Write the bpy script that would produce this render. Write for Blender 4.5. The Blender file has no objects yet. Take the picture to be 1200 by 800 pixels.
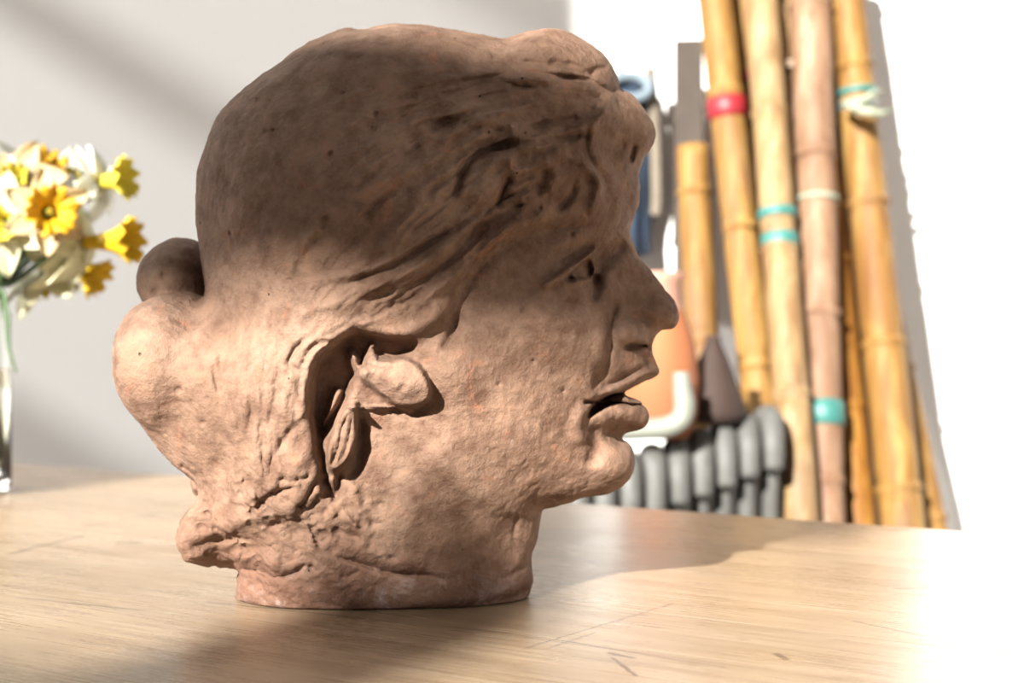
import bpy, bmesh, math, random
import numpy as np
from mathutils import Vector, Matrix, noise as mnoise

random.seed(7)
rng = np.random.RandomState(11)
scene = bpy.context.scene
COL = scene.collection
PI = math.pi

# ------------------------------------------------------------------ frame
F = 50.0 / 36.0 * 1200.0          # focal length in pixels
CAMD = 0.83                       # camera to middle of the head
TZ = 0.75                         # table top
CZ = TZ + 0.149                   # camera height
K = CAMD / F                      # metres per pixel at the head's middle plane


def P(px, py, dep):
    """point seen at pixel (px,py) at a distance dep in front of the camera"""
    return Vector(((px - 600) * dep / F, dep - CAMD, CZ - (py - 400) * dep / F))


# ------------------------------------------------------------------ helpers
def tag(o, label=None, cat=None, group=None, kind=None):
    if label: o['label'] = label
    if cat: o['category'] = cat
    if group: o['group'] = group
    if kind: o['kind'] = kind
    return o


def empty(name, loc, label, cat, group=None):
    o = bpy.data.objects.new(name, None)
    COL.objects.link(o)
    o.location = loc
    o.empty_display_size = 0.05
    return tag(o, label, cat, group)


def mesh_obj(name, verts, faces, mat=None, parent=None, smooth=True):
    me = bpy.data.meshes.new(name)
    me.from_pydata([tuple(v) for v in verts], [], faces)
    me.update()
    if smooth:
        me.polygons.foreach_set('use_smooth', [True] * len(me.polygons))
    o = bpy.data.objects.new(name, me)
    COL.objects.link(o)
    if mat: me.materials.append(mat)
    if parent:
        o.parent = parent
        o.matrix_parent_inverse = Matrix.Translation(-parent.location)
    return o


class MB:
    """collects shapes in world space, builds ONE mesh"""
    def __init__(s): s.v = []; s.f = []

    def add(s, vs, fs):
        n = len(s.v)
        s.v += [Vector(v) for v in vs]
        s.f += [tuple(i + n for i in f) for f in fs]
        return s

    def box(s, c, d, R=None):
        c = Vector(c); vs = []
        for z in (-1, 1):
            for x, y in ((-1, -1), (1, -1), (1, 1), (-1, 1)):
                p = Vector((x * d[0] / 2, y * d[1] / 2, z * d[2] / 2))
                if R: p = R @ p
                vs.append(c + p)
        return s.add(vs, [(3, 2, 1, 0), (4, 5, 6, 7), (0, 1, 5, 4), (1, 2, 6, 5), (2, 3, 7, 6), (3, 0, 4, 7)])

    def tube(s, pts, rad, n=12, caps=True, flat=1.0, up=None):
        pts = [Vector(p) for p in pts]
        if not hasattr(rad, '__len__'): rad = [rad] * len(pts)
        vs = []; fs = []
        t0 = (pts[1] - pts[0]).normalized()
        a = Vector(up) if up else (Vector((0, 1, 0)) if abs(t0.y) < .9 else Vector((1, 0, 0)))
        u = (a - t0 * a.dot(t0)).normalized()
        for i, p in enumerate(pts):
            t = (pts[min(i + 1, len(pts) - 1)] - pts[max(i - 1, 0)]).normalized()
            u = (u - t * u.dot(t)).normalized()
            w = t.cross(u)
            for k in range(n):
                an = 2 * PI * k / n
                vs.append(p + (u * math.cos(an) * flat + w * math.sin(an)) * rad[i])
        m = len(pts)
        for i in range(m - 1):
            for k in range(n):
                a_, b_ = i * n + k, i * n + (k + 1) % n
                fs.append((a_, b_, b_ + n, a_ + n))
        if caps:
            fs.append(tuple(range(n - 1, -1, -1)))
            fs.append(tuple((m - 1) * n + k for k in range(n)))
        return s.add(vs, fs)

    def lathe(s, prof, c=(0, 0, 0), n=40, R=None):
        c = Vector(c); vs = []; fs = []
        for r, z in prof:
            for k in range(n):
                an = 2 * PI * k / n
                p = Vector((r * math.cos(an), r * math.sin(an), z))
                if R: p = R @ p
                vs.append(c + p)
        for i in range(len(prof) - 1):
            for k in range(n):
                a_, b_ = i * n + k, i * n + (k + 1) % n
                fs.append((a_, b_, b_ + n, a_ + n))
        return s.add(vs, fs)

    def build(s, name, mat, parent=None, smooth=True, bevel=0):
        o = mesh_obj(name, s.v, s.f, mat, parent, smooth)
        if bevel:
            m = o.modifiers.new('bevel', 'BEVEL'); m.width = bevel; m.segments = 3
            m.limit_method = 'ANGLE'; m.angle_limit = math.radians(40)
        return o


def catmull(pts, k=4, closed=False):
    pts = [np.array(p, float) for p in pts]
    n = len(pts); out = []
    rng_ = range(n) if closed else range(n - 1)
    for i in rng_:
        if closed:
            a, b, c, d = pts[i - 1], pts[i], pts[(i + 1) % n], pts[(i + 2) % n]
        else:
            a, b, c, d = pts[max(i - 1, 0)], pts[i], pts[i + 1], pts[min(i + 2, n - 1)]
        for j in range(k):
            t = j / k
            out.append(.5 * (2 * b + (c - a) * t + (2 * a - 5 * b + 4 * c - d) * t * t + (3 * b - a - 3 * c + d) * t ** 3))
    if not closed: out.append(pts[-1])
    return np.array(out)


# ------------------------------------------------------------------ materials
class NT:
    def __init__(s, name):
        s.m = bpy.data.materials.new(name); s.m.use_nodes = True
        s.t = s.m.node_tree; s.b = s.t.nodes['Principled BSDF']
        s.co = s.n('ShaderNodeTexCoord')

    def n(s, typ, **kw):
        nd = s.t.nodes.new(typ)
        for k, v in kw.items():
            if k in nd.inputs: nd.inputs[k].default_value = v
            else: setattr(nd, k, v)
        return nd

    def l(s, a, b): s.t.links.new(a, b)

    def mapping(s, scale=(1, 1, 1), rot=(0, 0, 0), src='Object'):
        mp = s.n('ShaderNodeMapping')
        mp.inputs['Scale'].default_value = scale; mp.inputs['Rotation'].default_value = rot
        s.l(s.co.outputs[src], mp.inputs['Vector'])
        return mp.outputs[0]

    def noise(s, vec, scale, detail=4, rough=.55, dist=0):
        nd = s.n('ShaderNodeTexNoise')
        nd.inputs['Scale'].default_value = scale; nd.inputs['Detail'].default_value = detail
        nd.inputs['Roughness'].default_value = rough; nd.inputs['Distortion'].default_value = dist
        s.l(vec, nd.inputs['Vector'])
        return nd.outputs['Fac']

    def ramp(s, fac, stops, interp='LINEAR'):
        r = s.n('ShaderNodeValToRGB'); cr = r.color_ramp; cr.interpolation = interp
        while len(cr.elements) < len(stops): cr.elements.new(.5)
        for e, (p, c) in zip(cr.elements, stops):
            e.position = p
            e.color = (c[0], c[1], c[2], 1) if hasattr(c, '__len__') else (c, c, c, 1)
        s.l(fac, r.inputs[0])
        return r.outputs[0]

    def mix(s, fac, a, b, mode='MIX'):
        m = s.n('ShaderNodeMix', data_type='RGBA', blend_type=mode)
        for i, x in ((0, fac), (6, a), (7, b)):
            if hasattr(x, 'links') or hasattr(x, 'is_linked'): s.l(x, m.inputs[i])
            elif i == 0: m.inputs[0].default_value = x
            else: m.inputs[i].default_value = (x[0], x[1], x[2], 1)
        return m.outputs[2]

    def math(s, op, a, b=0):
        m = s.n('ShaderNodeMath', operation=op)
        for i, x in enumerate((a, b)):
            if hasattr(x, 'is_linked'): s.l(x, m.inputs[i])
            else: m.inputs[i].default_value = x
        return m.outputs[0]

    def bump(s, h, strength, dist, prev=None):
        b = s.n('ShaderNodeBump'); b.inputs['Strength'].default_value = strength
        b.inputs['Distance'].default_value = dist
        s.l(h, b.inputs['Height'])
        if prev: s.l(prev, b.inputs['Normal'])
        return b.outputs[0]

    def out(s, col=None, rough=None, normal=None, **kw):
        for key, x in (('Base Color', col), ('Roughness', rough), ('Normal', normal)):
            if x is None: continue
            if hasattr(x, 'is_linked'): s.l(x, s.b.inputs[key])
            elif key == 'Base Color': s.b.inputs[key].default_value = (x[0], x[1], x[2], 1)
            else: s.b.inputs[key].default_value = x
        for k, v in kw.items(): s.b.inputs[k.replace('_', ' ')].default_value = v
        return s.m


def simple(name, col, rough=.6, var=.12, scale=30, bump=.0, src='Object', **kw):
    t = NT(name); v = t.mapping(src=src)
    n = t.noise(v, scale, 4)
    lo = [c * (1 - var) for c in col]; hi = [min(1, c * (1 + var)) for c in col]
    c = t.ramp(n, [(.3, lo), (.7, hi)])
    nm = t.bump(n, bump, .002) if bump else None
    return t.out(c, rough, nm, **kw)


def clay_mat():
    t = NT('terracotta_clay')
    v = t.mapping()
    big = t.noise(v, 14, 6, .6, .4)
    mid = t.noise(v, 60, 8, .7, .1)
    fine = t.noise(v, 260, 5, .7)
    c = t.ramp(big, [(.28, (.152, .088, .056)), (.5, (.205, .126, .086)), (.72, (.275, .182, .130))])
    c2 = t.ramp(mid, [(.35, (.62, .55, .52)), (.55, (1.0, 1.0, 1.0)), (.75, (1.28, 1.2, 1.12))])
    c = t.mix(1.0, c, c2, 'MULTIPLY')
    # reddish scuffs
    r = t.noise(v, 38, 5, .7, 1.2)
    c = t.mix(t.ramp(r, [(.6, 0), (.72, .55)]), c, (.33, .135, .075))
    # pale chalky bloom
    w = t.noise(v, 23, 7, .75, .8)
    c = t.mix(t.ramp(w, [(.63, 0), (.8, .5)]), c, (.48, .38, .32))
    # foot: dark dirt stain with shade of the base painted in, and pale bloom
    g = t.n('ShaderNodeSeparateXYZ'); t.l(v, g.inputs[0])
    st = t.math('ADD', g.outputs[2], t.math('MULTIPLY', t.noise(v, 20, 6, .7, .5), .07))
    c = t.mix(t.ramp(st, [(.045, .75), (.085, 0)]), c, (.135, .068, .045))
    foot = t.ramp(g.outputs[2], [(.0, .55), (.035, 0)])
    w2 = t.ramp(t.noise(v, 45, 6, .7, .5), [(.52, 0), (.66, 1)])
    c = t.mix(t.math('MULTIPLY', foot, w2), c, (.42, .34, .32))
    # pin holes
    vo = t.n('ShaderNodeTexVoronoi'); vo.inputs['Scale'].default_value = 95; t.l(v, vo.inputs['Vector'])
    sel = t.ramp(t.noise(v, 30, 3), [(.60, 0), (.62, 1)])
    hole = t.math('MULTIPLY', t.ramp(vo.outputs['Distance'], [(.06, 1), (.10, 0)]), sel)
    c = t.mix(hole, c, (.035, .018, .012))
    n1 = t.bump(mid, .9, .003)
    n2 = t.bump(fine, .8, .0014, n1)
    n3 = t.bump(t.math('SUBTRACT', 1.0, hole), .8, .002, n2)
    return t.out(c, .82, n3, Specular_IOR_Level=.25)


def wood_mat(ang):
    t = NT('maple_table_wood')
    v = t.mapping()          # object space: x runs along the boards
    sx = t.n('ShaderNodeSeparateXYZ'); t.l(v, sx.inputs[0])
    BW = .135
    idx = t.math('FLOOR', t.math('DIVIDE', sx.outputs[1], BW))
    frac = t.math('FRACT', t.math('DIVIDE', sx.outputs[1], BW))
    wn = t.n('ShaderNodeTexWhiteNoise', noise_dimensions='1D'); t.l(idx, wn.inputs['W'])
    off = t.n('ShaderNodeVectorMath', operation='ADD'); t.l(v, off.inputs[0])
    cmb = t.n('ShaderNodeCombineXYZ'); t.l(t.math('MULTIPLY', wn.outputs['Value'], 7.0), cmb.inputs[0])
    t.l(t.math('MULTIPLY', idx, .37), cmb.inputs[2]); t.l(cmb.outputs[0], off.inputs[1])
    mp = t.n('ShaderNodeMapping'); mp.inputs['Scale'].default_value = (1.2, 16, 1); t.l(off.outputs[0], mp.inputs['Vector'])
    g1 = t.noise(mp.outputs[0], 4, 8, .62, .6)
    mp2 = t.n('ShaderNodeMapping'); mp2.inputs['Scale'].default_value = (3, 110, 1); t.l(off.outputs[0], mp2.inputs['Vector'])
    g2 = t.noise(mp2.outputs[0], 5, 5, .6, .2)
    c = t.ramp(g1, [(.3, (.215, .148, .090)), (.5, (.285, .212, .142)), (.7, (.34, .262, .185))])
    c = t.mix(.55, c, t.ramp(g2, [(.35, (.55, .5, .45)), (.6, (1.1, 1.08, 1.05))]), 'MULTIPLY')
    tint = t.ramp(wn.outputs['Value'], [(0, (.88, .86, .82)), (1, (1.08, 1.05, 1.0))])
    c = t.mix(1, c, tint, 'MULTIPLY')
    seam = t.ramp(frac, [(0, 1), (.006, 1), (.012, 0), (1, 0)])
    c = t.mix(t.math('MULTIPLY', seam, .6), c, (.1, .055, .03))
    # small dark nicks and stains lying along the grain
    mp3 = t.n('ShaderNodeMapping'); mp3.inputs['Scale'].default_value = (14, 60, 1); mp3.inputs['Rotation'].default_value = (0, 0, .12)
    t.l(v, mp3.inputs['Vector'])
    nk = t.ramp(t.noise(mp3.outputs[0], 2.2, 6, .72, .5), [(.61, 0), (.66, 1)])
    nk = t.math('MULTIPLY', nk, t.ramp(t.noise(v, 7, 2), [(.42, 0), (.6, 1)]))
    c = t.mix(t.math('MULTIPLY', nk, .65), c, (.13, .07, .035))
    def on_table(px, py):
        dep = (CZ - TZ) * F / (py - 400.0)
        x, y = (px - 600) * dep / F, dep - CAMD
        return (x * math.cos(ang) + y * math.sin(ang), -x * math.sin(ang) + y * math.cos(ang))
    total = None
    wob = t.math('MULTIPLY', t.math('SUBTRACT', t.noise(v, 60, 3), .5), .006)
    for (x0, y0, x1, y1, wd) in ((1000, 727, 1135, 757, .0006), (657, 750, 850, 782, .0005), (612, 760, 790, 707, .0004), (713, 764, 744, 771, .001),
                                 (717, 770, 746, 792, .0007), (908, 765, 922, 773, .0011), (10, 649, 100, 627, .0012), (135, 635, 167, 636, .0016),
                                 (240, 705, 600, 742, .0006), (650, 705, 760, 722, .0004), (640, 760, 700, 741, .0004), (1090, 750, 1190, 727, .0006),
                                 (90, 620, 190, 600, .0008), (20, 700, 170, 715, .0006), (1050, 690, 1110, 688, .001)):
        a = on_table(x0, y0); b = on_table(x1, y1)
        dx, dy = b[0] - a[0], b[1] - a[1]; L = math.hypot(dx, dy); dx /= L; dy /= L
        xr = t.math('SUBTRACT', sx.outputs[0], a[0]); yr = t.math('SUBTRACT', sx.outputs[1], a[1])
        al = t.math('ADD', t.math('MULTIPLY', xr, dx), t.math('MULTIPLY', yr, dy))
        ac = t.math('ABSOLUTE', t.math('ADD', wob, t.math('SUBTRACT', t.math('MULTIPLY', xr, dy), t.math('MULTIPLY', yr, dx))))
        m = t.math('MULTIPLY', t.math('LESS_THAN', ac, wd * 1.7), t.math('LESS_THAN', t.math('ABSOLUTE', t.math('SUBTRACT', al, L / 2)), L / 2))
        total = m if total is None else t.math('MAXIMUM', total, m)
    c = t.mix(t.math('MULTIPLY', total, .85), c, (.07, .04, .025))
    wash = t.noise(v, 3.5, 5, .6, .8)
    c = t.mix(t.ramp(wash, [(.45, 0), (.7, .28)]), c, (.38, .31, .235))
    rough = t.ramp(t.mix(.5, g2, t.noise(v, 9, 4)), [(.3, .22), (.7, .36)])
    nm = t.bump(g2, .16, .0008)
    nm = t.bump(t.math('SUBTRACT', 1.0, nk), .35, .0006, nm)
    nm = t.bump(t.math('SUBTRACT', 1.0, seam), .4, .0008, nm)
    return t.out(c, rough, nm, Specular_IOR_Level=.6)


def wall_mat():
    t = NT('white_canvas_wall'); v = t.mapping()
    a = t.noise(t.mapping((160, 1, 6)), 2, 3)
    b = t.noise(t.mapping((6, 1, 160)), 2, 3)
    big = t.noise(v, 1.3, 3)
    c = t.ramp(big, [(.3, (.80, .80, .79)), (.7, (.84, .84, .83))])
    nm = t.bump(t.mix(.5, a, b), .25, .002)
    return t.out(c, .9, nm)


def cane_mat(name, light, mid, dark):
    t = NT(name); v = t.mapping()
    s = t.noise(t.mapping((55, 55, 1.6)), 1.2, 5, .6, .4)
    p = t.noise(t.mapping((8, 8, 3)), 1.5, 4, .6, .6)
    c = t.ramp(s, [(.3, dark), (.5, mid), (.72, light)])
    c = t.mix(t.ramp(p, [(.4, 0), (.7, .85)]), c, dark)
    p2 = t.noise(t.mapping((14, 14, 2)), 1.2, 4, .7, .3)
    c = t.mix(t.ramp(p2, [(.55, 0), (.72, .6)]), c, (.10, .06, .04))
    return t.out(c, .6, t.bump(s, .2, .002), Specular_IOR_Level=.22)


M = dict(
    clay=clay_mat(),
    wall=wall_mat(),
    plaster=simple('grey_plaster', (.33, .30, .27), .9, .08, 4),
    floor=simple('grey_floor', (.42, .39, .36), .7, .15, 6),
    frame=simple('shade_bar_paint', (.75, .74, .72), .5, .03, 5),  # paint of the added shade boxes and rails
    leg=simple('table_leg_wood', (.42, .28, .16), .5, .15, 12),
    iron=simple('grey_cast_iron', (.075, .075, .070), .65, .25, 25, .2, Metallic=.1),
    terra=simple('orange_terracotta', (.26, .085, .03), .8, .12, 14, .1),
    rim=simple('pink_bisque', (.32, .17, .12), .8, .1, 14),
    umber=simple('dark_brown_glaze', (.022, .010, .006), .8, .2, 14),
    pvc=simple('greenish_white_plastic', (.17, .18, .15), .5, .05, 8),
    navy=simple('navy_cloth', (.010, .020, .038), .95, .35, 20, .4),
    pale_blue=simple('pale_blue_lining', (.12, .155, .18), .95, .25, 20),
    beige=simple('beige_webbing', (.12, .10, .075), .9, .15, 40),
    slat=simple('grey_brown_wood', (.035, .025, .017), .8, .25, 18),
    cane_gold=cane_mat('golden_cane', (0.255, 0.166, 0.058), (0.183, 0.098, 0.025), (0.116, 0.049, 0.012)),
    cane_pale=cane_mat('pale_cane', (0.281, 0.208, 0.116), (0.208, 0.134, 0.061), (0.134, 0.073, 0.031)),
    cane_pink=cane_mat('pinkish_cane', (0.257, 0.178, 0.122), (0.190, 0.111, 0.065), (0.116, 0.061, 0.034)),
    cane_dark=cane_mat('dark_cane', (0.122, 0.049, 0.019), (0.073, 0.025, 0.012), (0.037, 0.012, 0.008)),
    cane_orange=cane_mat('orange_cane', (0.257, 0.144, 0.031), (0.184, 0.080, 0.011), (0.104, 0.037, 0.006)),
    red=simple('red_tape', (.20, .008, .014), .5, .1, 30),
    magenta=simple('magenta_tape', (.30, .03, .08), .5, .1, 30),
    teal=simple('teal_tape', (.025, .12, .105), .5, .1, 30),
    white_tape=simple('white_tape', (.35, .33, .30), .6, .05, 30),
    twine=simple('natural_twine', (.32, .25, .18), .9, .2, 60),
    grey_twine=simple('grey_green_twine', (.20, .22, .16), .9, .2, 60),
    stem=simple('dark_green_stem', (.035, .06, .02), .5, .25, 40),
    leafg=simple('green_leaf', (.035, .075, .02), .5, .2, 40),
)


def petal_mat(name, c, tr=.35):
    t = NT(name); v = t.mapping()
    n = t.noise(t.mapping((1, 1, 1)), 60, 4)
    col = t.ramp(n, [(.3, [x * .92 for x in c]), (.7, c)])
    t.out(col, .6)
    t.l(col, t.b.inputs['Base Color'])
    tl = t.n('ShaderNodeBsdfTranslucent'); t.l(col, tl.inputs['Color'])
    mx = t.n('ShaderNodeMixShader'); mx.inputs[0].default_value = tr
    t.l(t.b.outputs[0], mx.inputs[1]); t.l(tl.outputs[0], mx.inputs[2])
    t.l(mx.outputs[0], t.t.nodes['Material Output'].inputs['Surface'])
    return t.m


PM = dict(white=petal_mat('white_petal', (.74, .75, .70)), cream=petal_mat('cream_petal', (.66, .64, .44)),
          peach=petal_mat('peach_petal', (.58, .46, .26)), lemon=petal_mat('lemon_corona', (.62, .52, .05)),
          yellow=petal_mat('yellow_corona', (.60, .40, .008)), orange=petal_mat('orange_corona', (.60, .35, .006)),
          green=petal_mat('pale_green_bud', (.30, .36, .07)))


def glass_mat(name, ior=1.5, col=(.97, .99, .97)):
    t = NT(name)
    return t.out(col, .02, None, Transmission_Weight=1.0, IOR=ior)


M['glass'] = glass_mat('clear_glass'); M['water'] = glass_mat('water', 1.33, (.9, .86, .72))

# ================================================================== SUN GEOMETRY
AZ = math.radians(27.0); EL = math.radians(25.0)
H = Vector((math.sin(AZ), math.cos(AZ), 0))              # horizontal travel of the sunlight
R_ = Vector((math.cos(AZ), -math.sin(AZ), 0))            # along the window
TE = math.tan(EL)
sun_dir = Vector((H.x * math.cos(EL), H.y * math.cos(EL), -math.sin(EL)))
sd = bpy.data.lights.new('sun', 'SUN'); so = bpy.data.objects.new('sun', sd); COL.objects.link(so)
sd.energy = 17.0; sd.angle = math.radians(1.2); sd.color = (1.0, .957, .895)
so.rotation_euler = sun_dir.to_track_quat('-Z', 'Y').to_euler()
so.location = (-2, -4, 4)

w = bpy.data.worlds.new('sky'); scene.world = w; w.use_nodes = True
w.node_tree.nodes['Background'].inputs[0].default_value = (.985, .99, 1.0, 1)
w.node_tree.nodes['Background'].inputs[1].default_value = .62

# ================================================================== ROOM SHELL
WALLY = 1.80
tag(MB().box((0, .4, -.05), (8, 7, .1)).build('floor', M['floor'], smooth=False), kind='structure')
tag(MB().box((0, WALLY + .05, 2.0), (8, .1, 4.0)).build('wall_back', M['wall'], smooth=False), kind='structure')

# window wall facing the sun; (t,q): t along the wall, q = height of the ray where it passes the head
LW = 2.6
ROT = Matrix.Rotation(-AZ, 3, 'Z')


def wbox(mb, t0, t1, q0, q1, th=.05):
    c = R_ * ((t0 + t1) / 2) - H * LW
    z0 = TZ + q0 + LW * TE; z1 = TZ + q1 + LW * TE
    z0 = max(z0, 0)
    mb.box((c.x, c.y, (z0 + z1) / 2), (t1 - t0, th, z1 - z0), ROT)


wl = MB()
wbox(wl, -2.6, -.685, -3, 2.2)
wbox(wl, -.685, 1.0, -3, -.13)
wbox(wl, -.685, 1.0, 2.0, 2.2)
wbox(wl, 1.0, 2.6, -3, 2.2)
tag(wl.build('wall_window', M['plaster'], smooth=False), kind='structure')
tag(MB().box((3.5, -.2, 2.2), (.1, 4.1, 4.4)).build('wall_right', M['plaster'], smooth=False), kind='structure')
tag(MB().box((.9, -.35, 4.4), (5.3, 4.4, .1)).build('ceiling', M['plaster'], smooth=False), kind='structure')
wf = MB()  # unseen boxes added behind the camera, shaped to shade the head and neck
wbox(wf, -.30, .052, .122, .285, .03)
wbox(wf, .052, .115, .143, .285, .03)
wbox(wf, -.085, .05, -.14, -.012, .03)
wbox(wf, -.03, .028, -.012, .034, .03)
tag(wf.build('shade_boxes', M['frame'], smooth=False), kind='structure')

# second sun lamp, added from high left to brighten the back wall
s2 = bpy.data.lights.new('wall_fill_sun', 'SUN'); s2o = bpy.data.objects.new('wall_fill_sun', s2); COL.objects.link(s2o)
s2.energy = 3.0; s2.angle = math.radians(3.0); s2.color = (1.0, .985, .96)
D2_ = Vector((.80, .34, -.50)).normalized()
s2o.rotation_euler = D2_.to_track_quat('-Z', 'Y').to_euler(); s2o.location = (-4, -1, 3)
XW = -2.4
sw = MB()  # loose unseen rails, added to cast soft bands on the back wall


def rail(px, py, wpx, y0=-.6, y1=1.75):
    p = P(px, py, WALLY + CAMD)                       # point of the back wall where the shadow of the rail lies
    t = (XW - p.x) / D2_.x
    q = p + D2_ * t
    wm = wpx * (WALLY + CAMD) / F
    # the rail runs level along y
    y0_, y1_ = q.y - 1.3, q.y + .4
    sw.box((XW, (y0_ + y1_) / 2, q.z), (.04, y1_ - y0_, wm))


rail(150, 85, 60)
rail(610, 0, 60)
rail(90, 560, 95)
tag(sw.build('shadow_rails', M['frame'], smooth=False), kind='structure')

# ================================================================== TABLE
TA = math.radians(-33.0)
e1 = Vector((math.cos(TA), math.sin(TA), 0)); e2 = Vector((-math.sin(TA), math.cos(TA), 0))
tab = empty('wooden_table', (0, 0, 0), 'pale varnished wooden table under the clay head and the flower vase', 'table')
top = mesh_obj('table_top', [], [], None)
bm = bmesh.new()
X0, X1, Y0, Y1, TH = -1.7, 1.3, -.42, .435, .035
for (x, y) in ((X0, Y0), (X1, Y0), (X1, Y1), (X0, Y1)):
    bm.verts.new((x, y, 0)); bm.verts.new((x, y, -TH))
bm.verts.ensure_lookup_table(); V_ = bm.verts
bm.faces.new([V_[i] for i in (0, 2, 4, 6)]); bm.faces.new([V_[i] for i in (7, 5, 3, 1)])
for i in range(4):
    a, b = 2 * i, (2 * i + 2) % 8
    bm.faces.new([V_[a], V_[a + 1], V_[b + 1], V_[b]])
bm.normal_update(); bm.to_mesh(top.data); bm.free()
top.data.materials.append(wood_mat(TA)); top.parent = tab
top.location = (0, 0, TZ); top.rotation_euler = (0, 0, TA)
md = top.modifiers.new('bevel', 'BEVEL'); md.width = .003; md.segments = 3
for sx in (X0 + .09, X1 - .09):
    for sy in (Y0 + .09, Y1 - .09):
        c = e1 * sx + e2 * sy
        MB().box((c.x, c.y, (TZ - TH) / 2), (.06, .06, TZ - TH), Matrix.Rotation(TA, 3, 'Z')).build('table_leg', M['leg'], tab, False, .004)
ap = MB()
for sy in (Y0 + .09, Y1 - .09):
    c = e1 * ((X0 + X1) / 2) + e2 * sy
    ap.box((c.x, c.y, TZ - TH - .045), (X1 - X0 - .18, .02, .09), Matrix.Rotation(TA, 3, 'Z'))
ap.build('apron', M['leg'], tab, False)

# ================================================================== THE CLAY HEAD
outline = [(243, 348), (238, 310), (233, 262), (232, 225), (237, 195), (247, 162), (263, 134), (290, 108), (320, 85), (352, 62),
           (380, 48), (400, 40), (412, 37), (430, 39), (455, 35), (480, 33), (510, 35), (540, 41), (570, 47), (592, 50),
           (610, 43), (630, 39), (648, 38), (670, 43), (690, 54), (705, 66), (716, 80), (724, 97), (728, 107), (741, 113),
           (755, 128), (765, 145), (768, 162), (762, 178), (755, 190), (751, 205), (750, 225), (748, 245), (742, 262), (740, 278),
           (744, 293), (752, 307), (762, 320), (775, 335), (788, 350), (795, 364), (795, 378), (790, 387), (777, 388), (769, 393),
           (764, 404), (764, 415), (768, 426), (773, 435), (772, 442), (762, 447), (750, 452), (740, 457), (731, 463), (738, 467),
           (748, 471), (755, 478), (760, 488), (758, 497), (752, 503), (741, 507), (731, 511), (729, 516), (735, 521), (740, 527),
           (743, 538), (744, 549), (741, 558), (735, 567), (724, 575), (704, 581), (684, 585), (669, 591), (652, 595), (637, 597),
           (633, 606), (630, 622), (626, 640), (622, 655), (624, 668), (625, 682), (620, 700), (620, 760), (500, 770), (400, 770), (285, 760),
           (280, 710), (276, 695), (277, 682), (281, 670), (274, 664), (258, 664), (245, 658), (232, 649), (221, 640), (214, 627), (212, 612),
           (217, 600), (226, 590), (232, 577), (229, 565), (215, 553), (201, 541), (179, 515), (160, 483), (147, 447),
           (142, 424), (144, 402), (151, 384), (165, 370), (187, 355), (210, 347), (228, 346)]
outline = catmull(outline, 3, True)

STEP = 2.1
U = np.arange(128, 812, STEP); Vv = np.arange(22, 712, STEP); Wd = np.arange(-222, 224, STEP)
UU, VV = np.meshgrid(U, Vv, indexing='ij')


def seg_dist(px, py, a, b):
    dx, dy = b[0] - a[0], b[1] - a[1]
    L = dx * dx + dy * dy + 1e-9
    t = np.clip(((px - a[0]) * dx + (py - a[1]) * dy) / L, 0, 1)
    return np.hypot(px - a[0] - t * dx, py - a[1] - t * dy), t


def poly_sdf(px, py, poly):
    d = np.full(px.shape, 1e9); ins = np.zeros(px.shape, bool)
    n = len(poly)
    for i in range(n):
        a, b = poly[i], poly[(i + 1) % n]
        d = np.minimum(d, seg_dist(px, py, a, b)[0])
        c = (a[1] > py) != (b[1] > py)
        if abs(b[1] - a[1]) > 1e-9:
            ins ^= c & (px < (b[0] - a[0]) * (py - a[1]) / (b[1] - a[1]) + a[0])
    return np.where(ins, d, -d)


def blur(a, sig):
    r = int(3 * sig) + 1
    k = np.exp(-.5 * (np.arange(-r, r + 1) / sig) ** 2); k /= k.sum()
    for ax in (0, 1):
        p = np.pad(a, [(r, r) if i == ax else (0, 0) for i in (0, 1)], mode='edge')
        o = np.zeros_like(a)
        for i, kk in enumerate(k):
            o += kk * (p[i:i + a.shape[0], :] if ax == 0 else p[:, i:i + a.shape[1]])
        a = o
    return a


S2 = poly_sdf(UU, VV, outline)
ctrl = [(420, 55, 158), (300, 150, 150), (400, 190, 172), (500, 130, 162), (600, 110, 138), (680, 85, 92), (700, 150, 96), (748, 150, 58),
        (640, 180, 126), (560, 220, 160), (450, 300, 180), (330, 280, 166), (250, 250, 128), (262, 350, 122), (190, 430, 92), (155, 430, 80),
        (205, 500, 88), (320, 430, 160), (350, 540, 146), (280, 550, 122), (225, 620, 72), (300, 630, 108), (420, 500, 134), (480, 440, 142),
        (520, 380, 146), (580, 330, 136), (640, 250, 118), (690, 230, 92), (738, 225, 60), (722, 270, 66), (747, 290, 28), (735, 335, 34),
        (775, 355, 23), (765, 382, 28), (742, 398, 42), (700, 335, 74), (670, 325, 94), (640, 370, 117), (680, 400, 98), (700, 430, 86),
        (740, 430, 50), (768, 430, 28), (700, 470, 76), (730, 490, 52), (752, 490, 36), (715, 515, 56), (738, 545, 38), (700, 558, 60),
        (660, 573, 80), (640, 500, 102), (600, 450, 126), (580, 520, 124), (520, 530, 124), (600, 572, 104), (575, 615, 84), (610, 640, 66),
        (520, 620, 98), (450, 600, 118), (450, 690, 92), (610, 685, 60), (350, 690, 90), (290, 700, 72), (530, 690, 84), (380, 620, 122),
        (450, 760, 92), (290, 760, 75), (620, 760, 60), (90, 300, 100), (90, 600, 70), (850, 100, 40), (850, 560, 30), (400, -40, 120), (850, 350, 20)]
C = np.array(ctrl, float)


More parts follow.
